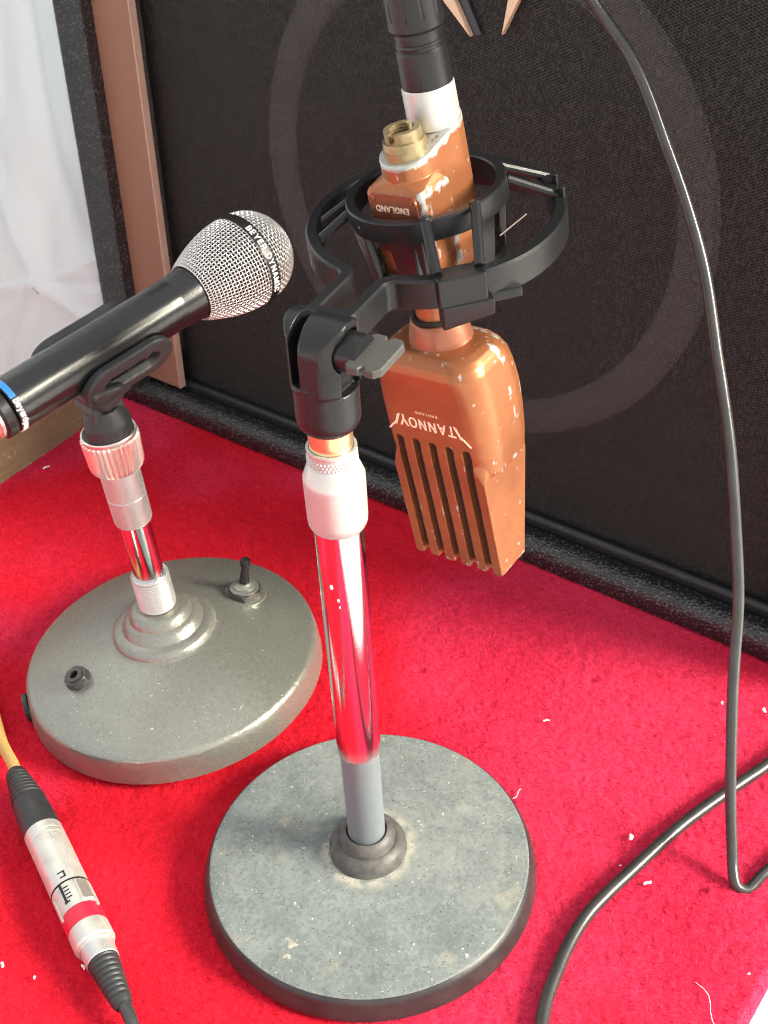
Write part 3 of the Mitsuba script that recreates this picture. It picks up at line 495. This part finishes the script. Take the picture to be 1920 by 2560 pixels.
# ------------------------------------------------------------------ rear microphone stand (leans a little to the left)
LC = np.array([-0.12135, 0.51327, 0.00241]); LN = unit([-0.058035, 0.00755521, 0.99828596]); LX = unit(EX - LN * (EX @ LN)); LY = np.cross(LN, LX)
def lp(m): return at(m, LC, LX, LY, LN)
S2 = thing('microphone_stand', 'rear microphone stand with domed olive grey base carrying a small switch', 'microphone stand')
prof = [(0, 0.0008), (0.0810, 0.0008), (0.0822, 0.0020), (0.0816, 0.0120), (0.0808, 0.0160)] + arc(0.0768, 0.0155, 0.0040, 10, 78, 6) + [(0.070, 0.0222), (0.055, 0.0272), (0.040, 0.0318), (0.0300, 0.0340), (0.0283, 0.0352), (0.0278, 0.0375), (0.0262, 0.0392), (0.0238, 0.0398), (0.0222, 0.0402), (0.0205, 0.0435), (0.0186, 0.0452), (0.0172, 0.0458), (0.0163, 0.0485), (0.0145, 0.0508), (0.0115, 0.0518), (0.0, 0.0518)]
put('base', lp(lathe(prof, 176)), M_HAMMER, S2, 40)
pr = [(.0080, .0735), (.0096, .0737), (.0101, .0730)]
for i in range(13): pr += [(.0102, .0722 - .0016 * i), (.0098, .0714 - .0016 * i)]
put('threaded_collar', lp(lathe(pr[::-1] + [(.0080, .0728)][:0], 72)), M_ALU, S2)
put('tube', lp(lathe([(.0080, .060), (.0081, .118)], 80)), M_CHROME, S2)
put('sleeve', lp(lathe([(.0081, .1092), (.0092, .1092), (.0098, .1106), (.0100, .1256), (.0097, .1260), (.0100, .1264), (.0102, .1440), (.0085, .146)], 80)), M_ALU, S2)
nv = 34; rr = []
gear = [];
for i in range(nv * 6):
    t = 2 * math.pi * i / (nv * 6); gear.append((.0140 + .00055 * math.cos(nv * t), t))
gp = sg.Polygon([(r * math.cos(t), r * math.sin(t)) for r, t in gear])
gn = []
for z, sc_ in ((.1425, .82), (.1440, .90), (.1455, .945), (.1600, 1.0), (.1612, .995), (.1618, .97)):
    gn.append(np.c_[np.array([(r * sc_ * math.cos(t), r * sc_ * math.sin(t)) for r, t in gear]), np.full(nv * 6, z)])
kk = nv * 6; v = np.vstack(gn); id_ = np.arange(len(gn) * kk).reshape(-1, kk); j = np.roll(id_, -1, 1)
f = np.vstack([np.stack([id_[:-1], j[:-1], j[1:]], -1).reshape(-1, 3), np.stack([id_[:-1], j[1:], id_[1:]], -1).reshape(-1, 3)]); v = np.vstack([v, [[0, 0, .1425]]]); f = np.vstack([f, np.stack([np.full(kk, len(v) - 1), j[0], id_[0]], -1)])
nut = cat(trimesh.Trimesh(v, f, process=False), lathe([(.0136, .1612), (.0138, .1634), (.0135, .1640), (.0128, .1640), (.0126, .1615)], 80))
put('knurled_nut', lp(nut), M_NICKEL, S2, 25)
# switch
def dome_z(r): return float(np.interp(r, [.030, .040, .055, .070, .0768], [.0340, .0318, .0272, .0222, .0195]))
def on_dome(ang, r, tilt=.32):
    t = math.radians(ang); rad = math.cos(t) * LX + math.sin(t) * LY; up_ = unit(LN + tilt * rad); x_ = unit(rad - up_ * (rad @ up_)); return LC + rad * r + LN * dome_z(r), x_, np.cross(up_, x_), up_
SWA, SWR = 33.0, 0.0500
o, ax_, ay_, az_ = on_dome(SWA, SWR, .10); ax_, ay_, az_ = 1.25 * ax_, 1.25 * ay_, 1.15 * az_
sw = put('toggle_switch', at(lathe([(.0, .0), (.0098, .0), (.0098, .0010), (.0088, .0014), (.0, .0014)], 48), o, ax_, ay_, az_), M_HAMMER, S2)
hexn = m3.Manifold.cylinder(.0032, .0082, .0082, 6).translate((0, 0, .0013)) ^ m3.Manifold.cylinder(.0034, .0086, .0074, 40).translate((0, 0, .0012)); put('hex_nut', at(hexn, o, ax_, ay_, az_), M_BRASSW if False else mat('mat_dark_steel', base_color=(.09, .085, .085), roughness=.35, metallic=.7), sw, 25)
put('bush', at(lathe([(0, .0044), (.0066, .0044), (.0066, .0052), (.0050, .0056), (.0050, .0062), (.0040, .0066), (.0030, .0078), (0, .0078)], 40), o, ax_, ay_, az_), M_HAMMER, sw)
lv = unit(unit(az_) * .97 + LX * .13 + LY * .15); lx_ = unit(np.cross(lv, EX)); put('lever', at(lathe([(0, .0), (.0026, .0), (.0028, .0030), (.0021, .0090), (.0022, .0110), (.0029, .0118), (.0031, .0136), (.0026, .0156), (.0012, .0166), (0, .0167)], 32), o + az_ * .0066, lx_, np.cross(lv, lx_), lv), M_BLACK, sw)
o, ax_, ay_, az_ = on_dome(211.5, 0.0525, .33)
hx = (m3.Manifold.cylinder(.0052, .0070, .0070, 6) ^ m3.Manifold.cylinder(.0056, .0074, .0062, 40)) + cyl(.0046, .005, .0062, 36); hx = hx - cyl(.0024, .001, .01, 32)
put('socket_nut', at(hx, o - az_ * .0004, ax_, ay_, az_), 'mat_dark_steel', S2, 25)
t = math.radians(197.5); rad = math.cos(t) * LX + math.sin(t) * LY; put('side_plug', at(lathe([(0, 0), (.0076, 0), (.0080, .0012), (.0076, .0026), (0, .0028)], 40), LC + rad * .0812 + LN * .0095, np.cross(LN, rad), LN, rad), M_RUBBER, S2)

# ------------------------------------------------------------------ handheld microphone in its clip
A0 = np.array([-0.16219101, 0.48918888, 0.20181922]); AX = np.array([0.72230944, 0.68219235, 0.11350184]); HS = np.array([0.6866295, -0.72700752, 0]); HU = np.array([-0.08251669, -0.07793371, 0.99353779]); LEN = 0.10326
def ap(m, s=0.0): return at(m, A0 + AX * s, HS, HU, -AX) if False else at(m, A0 + AX * s, np.cross(HU, AX) * 1.0, HU, AX)
SX = np.cross(HU, AX)           # equals +-HS
HM = thing('handheld_microphone', 'black handheld microphone with silver mesh head resting in the rear clip', 'microphone')
RB = 0.0128
put('barrel', ap(lathe([(.0, -.0070), (.0118, -.0070), (RB - .0002, -.0064), (RB, -.0056), (RB, LEN - .012), (RB + .0001, LEN - .0115), (RB + .0009, LEN + .0005), (.0100, LEN + .001)], 96)), M_BARREL, HM)
put('end_ring', ap(lathe([(.0, -.0134), (.0118, -.0134), (.0128, -.0124), (.0130, -.0084), (.0124, -.0076), (.0, -.0076)], 80)), M_BAND, HM)
put('end_cap', ap(lathe([(0, -.036), (.0094, -.036), (.0098, -.034), (.0098, -.0160), (.0110, -.0150), (.0112, -.0136), (0, -.0130)], 72)), M_NICKEL, HM)
def arcband(r, s0, s1, p0, p1, th=.00025, n=40):
    ph = np.radians(np.linspace(p0, p1, n)); d = np.cos(ph)[:, None] * HS + np.sin(ph)[:, None] * HU
    V = np.concatenate([A0 + AX * s + d * rr_ for rr_, s in ((r, s0), (r + th, s0), (r + th, s1), (r, s1))]); id_ = np.arange(4 * n).reshape(4, n); nx = np.roll(id_, -1, 0)
    f = np.vstack([np.stack([id_[:, :-1], id_[:, 1:], nx[:, 1:]], -1).reshape(-1, 3), np.stack([id_[:, :-1], nx[:, 1:], nx[:, :-1]], -1).reshape(-1, 3)]); return trimesh.Trimesh(V, f, process=False)
put('blue_band', arcband(RB, -.0062, -.0032, 42, 200), M_BLUE, HM)
def wrap_text(txt, h, r, s_base, p0, spacing, sgn=-1, bold=True, th=.00016, sx=1.0):
    """Letters round the barrel: reading along falling phi, tops towards the tip."""
    out = []; ph = p0
    for ch in txt:
        if ch == ' ': ph -= 4.5; continue
        t = meshkit.text_mesh(ch, h, th, bold); b_ = t.bounds; w = (b_[1, 0] - b_[0, 0]) * sx; t.apply_translation((-b_[0, 0], 0, 0)); t.vertices[:, 0] *= sx
        t = trimesh.Trimesh(*trimesh.remesh.subdivide_to_size(t.vertices, t.faces, h * .5))
        dphi = np.degrees(t.vertices[:, 0] / r); pr_ = np.radians(ph - dphi); rad = r + t.vertices[:, 2]
        t.vertices = A0 + AX * (s_base + t.vertices[:, 1])[:, None] + rad[:, None] * (np.cos(pr_)[:, None] * HS + np.sin(pr_)[:, None] * HU); out.append(t)
        ph -= np.degrees(w / r) + spacing
    return cat(*out), ph
tx_, e_ = wrap_text('beyerdynamic', .0030, RB + .00005, -.0058, 38, 1.0, bold=True, th=.0003, sx=.85); put('lettering', tx_, M_PRINT, HM, False)
B0 = A0 + AX * LEN
SB, HB, RH = LEN + .0350, .0027, .0241      # band centre, half width, radius
put('head_band', at(lathe([(RH - .002, SB - HB - .0004), (RH - .0002, SB - HB), (RH, SB - HB + .0003), (RH, SB + HB - .0003), (RH - .0002, SB + HB), (RH - .002, SB + HB + .0004)], 120), A0, SX, HU, AX), M_BAND, HM)
tx_, e_ = wrap_text('BEYER DYNAMIC', .0030, RH + .00006, SB - .0016, 66, 1.5, bold=True, th=.0003, sx=1.0); put('lettering', tx_, M_PRINT, HM, False)
# woven wire: lower flare
tflare = np.linspace(0, 1, 46)
def fl_r(t): return .0146 + (RH - .0008 - .0146) * np.sin(np.pi / 2 * np.asarray(t)) ** .92
def fl_s(t): return LEN + .0004 + (SB - HB - LEN - .0004) * np.asarray(t)
wires = []
NW, NR = 72, 19; wr = .00032
for i in range(NW):
    ph = 2 * math.pi * i / NW; rad = math.cos(ph) * HS + math.sin(ph) * HU
    wob = .00026 * np.cos(np.pi * (tflare * NR) + math.pi * i); wires.append(tube(A0 + AX * fl_s(tflare)[:, None] + rad * (fl_r(tflare) + wob)[:, None], wr, 5, False))
for j_ in range(NR + 1):
    t0 = j_ / NR; ph = np.linspace(0, 2 * np.pi, NW * 3 + 1); wob = -.00026 * np.cos(np.pi * j_ + ph * NW / 2 * 1.0)
    d = np.cos(ph)[:, None] * HS + np.sin(ph)[:, None] * HU; wires.append(tube(A0 + AX * fl_s(t0) + d * (fl_r(t0) + wob)[:, None], wr * 1.1, 5, False))
k = put('wire_mesh', cat(*wires), M_WIRE, HM, True); labels[k] = {'kind': 'stuff'}
# dome: a flat mesh pressed round
DLn = .0222; wires = []
def dome_pt(ph, a, wob): return A0 + AX * (SB + HB + (DLn + wob) * np.sin(a))[:, None] + ((RH - .0010 + wob) * np.cos(a))[:, None] * (np.cos(ph)[:, None] * HS + np.sin(ph)[:, None] * HU)
NA = 22
for i in range(NW):
    top = 1.50 if i % 4 == 0 else 1.22 if i % 2 == 0 else .88
    a = np.linspace(0.0, top, 50); wires.append(tube(dome_pt(np.full(50, 2 * math.pi * i / NW), a, .00026 * np.cos(np.pi * a * NA / 1.5 + math.pi * i)), wr, 5, False))
for j_ in range(1, NA + 1):
    a = 1.5 * j_ / NA; nw_ = NW if a < .9 else NW // 2 if a < 1.25 else NW // 4; ph = np.linspace(0, 2 * np.pi, nw_ * 4 + 1)
    wires.append(tube(dome_pt(ph, np.full(len(ph), a), -.00026 * np.cos(np.pi * j_ + ph * nw_ / 2)), wr * 1.05, 5, False))
k = put('wire_mesh', cat(*wires), M_WIRE, HM, True); labels[k] = {'kind': 'stuff'}
fo = [(0, LEN + .001), (.0132, LEN + .001)] + [(float(fl_r(t)) - .0012, float(fl_s(t))) for t in np.linspace(.02, 1, 14)] + [(( RH - .0024) * math.cos(a), SB + HB + (DLn - .0013) * math.sin(a)) for a in np.linspace(0.02, math.pi / 2, 14)]
put('windscreen', at(lathe(fo, 72), A0, SX, HU, AX), M_FOAM, HM)

# clip: rubber cradle with an oval loop each side, swivelling in the nut
CL = thing('microphone_clip', 'black rubber microphone clip with an open oval loop, on the rear stand', 'microphone clip')
S0 = 0.0386
def pad_mesh(side, s_c, half, lowtail):
    """Racetrack loop bent round the barrel; q along the axis, p round it from the top edge (0) down (1)."""
    rt = sg.LineString([(-half, 0), (half, 0)]).buffer(.0112, quad_segs=14); hl = sg.LineString([(-half + .004, 0), (half - .0015, 0)]).buffer(.0047, quad_segs=10)
    cs = m3.CrossSection([np.array(sg.polygon.orient(rt).exterior.coords)[:-1]]) - m3.CrossSection([np.array(sg.polygon.orient(hl).exterior.coords)[:-1]])
    m_ = taub(m3.Manifold.extrude(cs, .0050).refine_to_length(.0012), 14); v = m_.vertices; q_, p_, h_ = v[:, 0], v[:, 1], v[:, 2]
    ang = np.radians(-33 if side > 0 else -3) + p_ / (RB + .004) * .92                         # p up -> higher angle
    rr_ = RB + .0006 + h_ + .0042 * np.clip(-(p_ - .002) / .012, 0, 1) ** 1.5
    sgn = 1 if side > 0 else -1
    m_.vertices = A0 + AX * (s_c + q_ + .10 * p_)[:, None] + rr_[:, None] * (sgn * np.cos(ang)[:, None] * HS + np.sin(ang)[:, None] * HU)
    if sgn < 0: m_.invert()
    return taub(m_, 6)
put('loop', pad_mesh(1, S0 + .0120, .0142, 0), M_RUBBER, CL, True)
put('loop', pad_mesh(-1, S0 + .0085, .0165, 0), M_RUBBER, CL, True)
KN = LC + LN * .176
def sph(p, r): return m3.Manifold.sphere(r, 28).translate(tuple(map(float, p)))
axp = A0 + AX * S0
sad = m3.Manifold.batch_hull([sph(axp - HU * .0172 + AX * a_ + HS * b_, r_) for a_, b_, r_ in ((-.007, .008, .0036), (.012, .008, .0036), (-.007, -.008, .0036), (.012, -.008, .0036))] + [sph(KN + LN * .006 + HS * .003, .0062), sph(KN + LN * .006 - HS * .003, .0062)])
wl = m3.Manifold.batch_hull([sph(axp - HU * .0170 + HS * .0090 + AX * -.006, .0040), sph(axp - HU * .0110 + HS * .0140 + AX * -.009, .0028), sph(axp - HU * .0150 + HS * .0125 + AX * .004, .0028), sph(axp - HU * .0180 + HS * .0090 + AX * .010, .0036)])
sad = sad + wl
sad = sad - m3.Manifold.cylinder(.2, RB + .0003, RB + .0003, 64).transform(np.c_[np.array([SX, HU, AX]).T, A0 - AX * .05])
put('saddle', taub(sad.refine_to_length(.0016), 12), M_RUBBER, CL, True)
# knuckle in the nut: a round black stub with a swivel cheek
st = cyl(.0124, .1585, .1700, 64) + m3.Manifold.batch_hull([cyl(.0124, .1690, .1700, 64), cyl(.0092, .1765, .1780, 64)])
st = tm(st); st = mf(at(st, LC, LX, LY, LN)) + (m3.Manifold.cylinder(.0150, .0088, .0088, 48).translate((0, 0, -.0085)).transform(np.c_[np.array([AX, np.cross(HS, AX), HS]).T, KN + LN * .0015]))
grv = m3.Manifold.cylinder(.0022, .0130, .0130, 48).translate((0, 0, .0022)).transform(np.c_[np.array([AX, np.cross(HS, AX), HS]).T, KN + LN * .0015])
ncut = m3.Manifold.cube((.004, .04, .014)).translate((-.0125, -.02, 0)).transform(np.c_[np.array([LX, LY, LN]).T, LC + LN * .165])
st = taub((st - ncut).refine_to_length(.0013), 8)
put('swivel_stub', st, M_RUBBER, CL, True)
# ------------------------------------------------------------------ inline plugs on the carpet, lower left
J0 = np.array([-0.1752, 0.3995, 0.0100]); JD = np.array([0.47274, -0.88120, 0]); JS = np.array([-JD[1], JD[0], 0])
def jp(m): return at(m, J0, JS, np.cross(JD, JS), JD)
P1 = thing('cable_socket', 'silver cable socket with latch and black boot, on the tan cable', 'cable connector')
pr = [(0, -.0470), (.0036, -.0472), (.0050, -.0455)]
for i in range(7): pr += [(.0052 + .00042 * i, -.0440 + .0028 * i), (.0056 + .00042 * i, -.0430 + .0028 * i), (.0057 + .00042 * i, -.0418 + .0028 * i), (.0051 + .00042 * i, -.0414 + .0028 * i)]
pr += [(.0084, -.0225), (.0090, -.0120), (.0094, -.0010), (.0090, .0)]
put('boot', jp(lathe(pr, 64)), M_RUBBER, P1)
M_SHELL = mat('mat_connector_shell', base_color=proc(lambda p, n, uv: mix([.50, .49, .45], [.70, .69, .65], fbm(p.x * 220, p.y * 220, p.z * 220, 3))), roughness=.38, metallic=.6)
sh = cyl(.0093, -.0006, .0545, 72) - m3.Manifold.revolve(m3.CrossSection([[(.0090, .0395), (.0096, .0395), (.0096, .0402), (.0090, .0402)]]), 72) - m3.Manifold.revolve(m3.CrossSection([[(.0091, .0040), (.0096, .0040), (.0096, .0045), (.0091, .0045)]]), 72) - m3.Manifold.revolve(m3.CrossSection([[(.0091, .0072), (.0096, .0072), (.0096, .0076), (.0091, .0076)]]), 72)
put('shell', jp(sh), M_SHELL, P1, 25)
lat = rbox(-.0030, .0030, .0060, .0101, .0410, .0535, .0006); ltc = put('latch', jp(lat.rotate((0, 0, -34))), M_NICKEL, P1)
for a_ in (-58, 62): put('key_rib', jp(rbox(-.0008, .0008, .0085, .0103, .0440, .0570, .0003).rotate((0, 0, a_))), M_SHELL, P1)
mk = []
for x0, x1, z0, z1 in ((-.0030, -.0019, .0402, .0510), (-.0034, -.0006, .0504, .0513), (-.0012, .0022, .0335, .0342), (.0014, .0022, .0335, .0372), (-.0008, .0022, .0364, .0372)):
    q_ = rbox(x0, x1, .0088, .00945, z0, z1, .0001, 6); mk.append(tm(q_.rotate((0, 0, 10))))
for z0 in (.0425, .0445, .0465, .0485): mk.append(tm(rbox(-.0016, .0010, .0086, .00945, z0, z0 + .0007, .0001, 6).rotate((0, 0, 10))))
mk.append(lathe([(.00900, .0392), (.00940, .0392), (.00940, .0399), (.00900, .0399)], 72)); put('marking', jp(cat(*mk)), M_DARK, P1)
put('cable', tube(spline([(-.250, .560, .003), (-.232, .520, .0032), (-.2160, .480, .0040), (-.2085, .4625, .0060), (-.2010, .4490, .0090), (-.1968, .4402, .0100)], 60), .0031, 14), M_CORDTAN, P1)
P2 = thing('cable_connector', 'silver cable plug with red ring and ribbed black boot, nearest the lower left corner', 'cable connector')
put('red_ring', jp(lathe([(.0080, .0546), (.0093, .0546), (.0095, .0552), (.0095, .0628), (.0093, .0634), (.0080, .0634)], 72)), M_RED, P2)
put('shell', jp(lathe([(.0080, .0634), (.0092, .0635), (.0094, .0640), (.0095, .0722), (.0092, .0727), (.0086, .0732), (.0084, .0745), (.0078, .0746)], 72)), M_SHELL, P2)
put('neck', jp(lathe([(.0078, .0742), (.0076, .0748), (.0075, .0822), (.0070, .0826)], 64)), M_ALU, P2)
pr = [(.0066, .0818), (.0071, .0824)]
for i in range(8): pr += [(.0071 - .00030 * i, .0832 + .0027 * i), (.0066 - .00030 * i, .0837 + .0027 * i), (.0066 - .00030 * i, .0846 + .0027 * i), (.0070 - .00030 * i, .0851 + .0027 * i)]
pr += [(.0045, .1060), (.0038, .1075), (0, .1075)]
put('boot', jp(lathe(pr, 56)), M_RUBBER, P2)
e_ = J0 + JD * .105
put('cable', tube(spline([e_, e_ + JD * .012 + [0, 0, -.003], (-.117, .285, .0038), (-.112, .262, .0032), (-.108, .20, .0032), (-.11, .05, .0032)], 60), .0030, 14), M_CORDGREY, P2)

# ------------------------------------------------------------------ cables on the right
k = put('cable', tube(kink(spline([(.34, .500, .0030), (.26, .463, .0030), (.2150, .4420, .0030), (.1849, .4205, .0030), (.1410, .3918, .0030), (.1012, .3599, .0030), (.0755, .3344, .0030), (.0588, .3057, .0030), (.0525, .2885, .0030), (.045, .24, .0030), (.05, .10, .0030)], 160), .0011, 5), .0031, 16), M_CORDGREY); labels[k] = {'label': 'dark grey cable lying in a curve across the right part of the carpet', 'category': 'cable'}
HC = [(0.03, 0.40, 0.44), (0.0744, 0.5456, 0.3897), (0.1015, 0.5531, 0.3419), (0.1168, 0.5414, 0.3214), (0.1277, 0.5278, 0.2975), (0.1368, 0.5141, 0.2734), (0.1458, 0.4962, 0.2421), (0.1504, 0.4781, 0.2105), (0.1548, 0.4585, 0.1767), (0.1569, 0.4397, 0.1442), (0.1565, 0.4217, 0.1132), (0.1532, 0.4001, 0.0763), (0.1513, 0.3781, 0.0387), (0.1507, 0.3600, 0.0081),  (.1503, .3535, .0030), (.1515, .3512, .0004), (.1560, .3505, -.0012), (.1610, .3537, .0002), (.1668, .3578, .0022), (.185, .371, .0030), (.26, .42, .0030)]
k = put('cable', tube(kink(spline(HC, 220), .0010, 9), .0026, 16), M_CORDGREY); labels[k] = {'label': 'grey cable hanging down from the top right and bending on the carpet', 'category': 'cable'}

# ------------------------------------------------------------------ lint on the carpet
def lint(x, y, L, ang, w, label, group=None, seed=0):
    r = np.random.default_rng(seed); c, s = math.cos(ang), math.sin(ang); n_ = 7; t = np.linspace(-.5, .5, n_)
    pth = np.stack([x + L * t * c - .12 * L * np.sin(t * 5 + seed) * s, y + L * t * s + .12 * L * np.sin(t * 5 + seed) * c, .0012 + .0004 * r.random(n_)], 1)
    rad = w * (.75 + .5 * r.random(n_)) * np.r_[.5, np.ones(n_ - 2), .5]
    m_ = tube(pth, rad, 7); m_.vertices[:, 2] = .0010 + (m_.vertices[:, 2] - .0010) * .7
    kx = put('lint', m_, M_LINT, None, True); labels[kx] = {'label': label, 'category': 'lint'}
    if group: labels[kx]['group'] = group
lint(.0788, .4609, .0034, -.09, .00055, 'white dash of lint lying on the carpet between the copper microphone and the right cable', None, 1)
lint(.1083, .3824, .0034, -1.62, .00105, 'largest white lint scrap, on the carpet left of the curved cable', None, 2)
lint(.1110, .3560, .0040, .57, .00075, 'white lint scrap touching the lower side of the curved cable', None, 3)
lint(.1733, .4655, .0022, -1.6, .0005, 'white lint scrap right behind the hanging cable', None, 4)
lint(.1939, .4585, .0034, -1.7, .0008, 'white lint scrap at the right edge of the picture', None, 5)
lint(.0575, .4130, .0074, .72, .00022, 'thin white thread beside the rim of the front grey base', None, 6)
lint(-.2330, .7270, .0050, .37, .00055, 'white lint scrap on the carpet just in front of the wooden plank', None, 7)
for i, (x, y, L, a_, t_) in enumerate(((-.1473, .3306, .0030, -1.13, 'white lint speck on the carpet right beside the ribbed boot of the lower left plug'), (-.1844, .3344, .0030, -.97, 'white lint speck at the left picture edge, near the lower corner'), (-.1685, .3270, .0018, -.98, 'small white lint speck between the left picture edge and the lower left plug'))):
    lint(x, y, L, a_, .0006, t_, None, 20 + i)
for i, (x, y, t_) in enumerate(((.1448, .3067, 'tiny white lint speck on the carpet close to its lower right corner'), (.1366, .3871, 'tiny white lint speck just below the curved cable near where the two cables cross'), (.1798, .4643, 'tiny white lint speck on the carpet just right of the hanging cable'), (.1004, .3666, 'tiny white lint speck just above the curved cable, near the largest lint scrap'))):
    lint(x, y, .0011, 1.0 * i, .0004, t_, None, 30 + i)
lint(.1240, .2935, .022, -1.25, .0002, 'long thin white thread on the carpet in the lower right corner', None, 9)
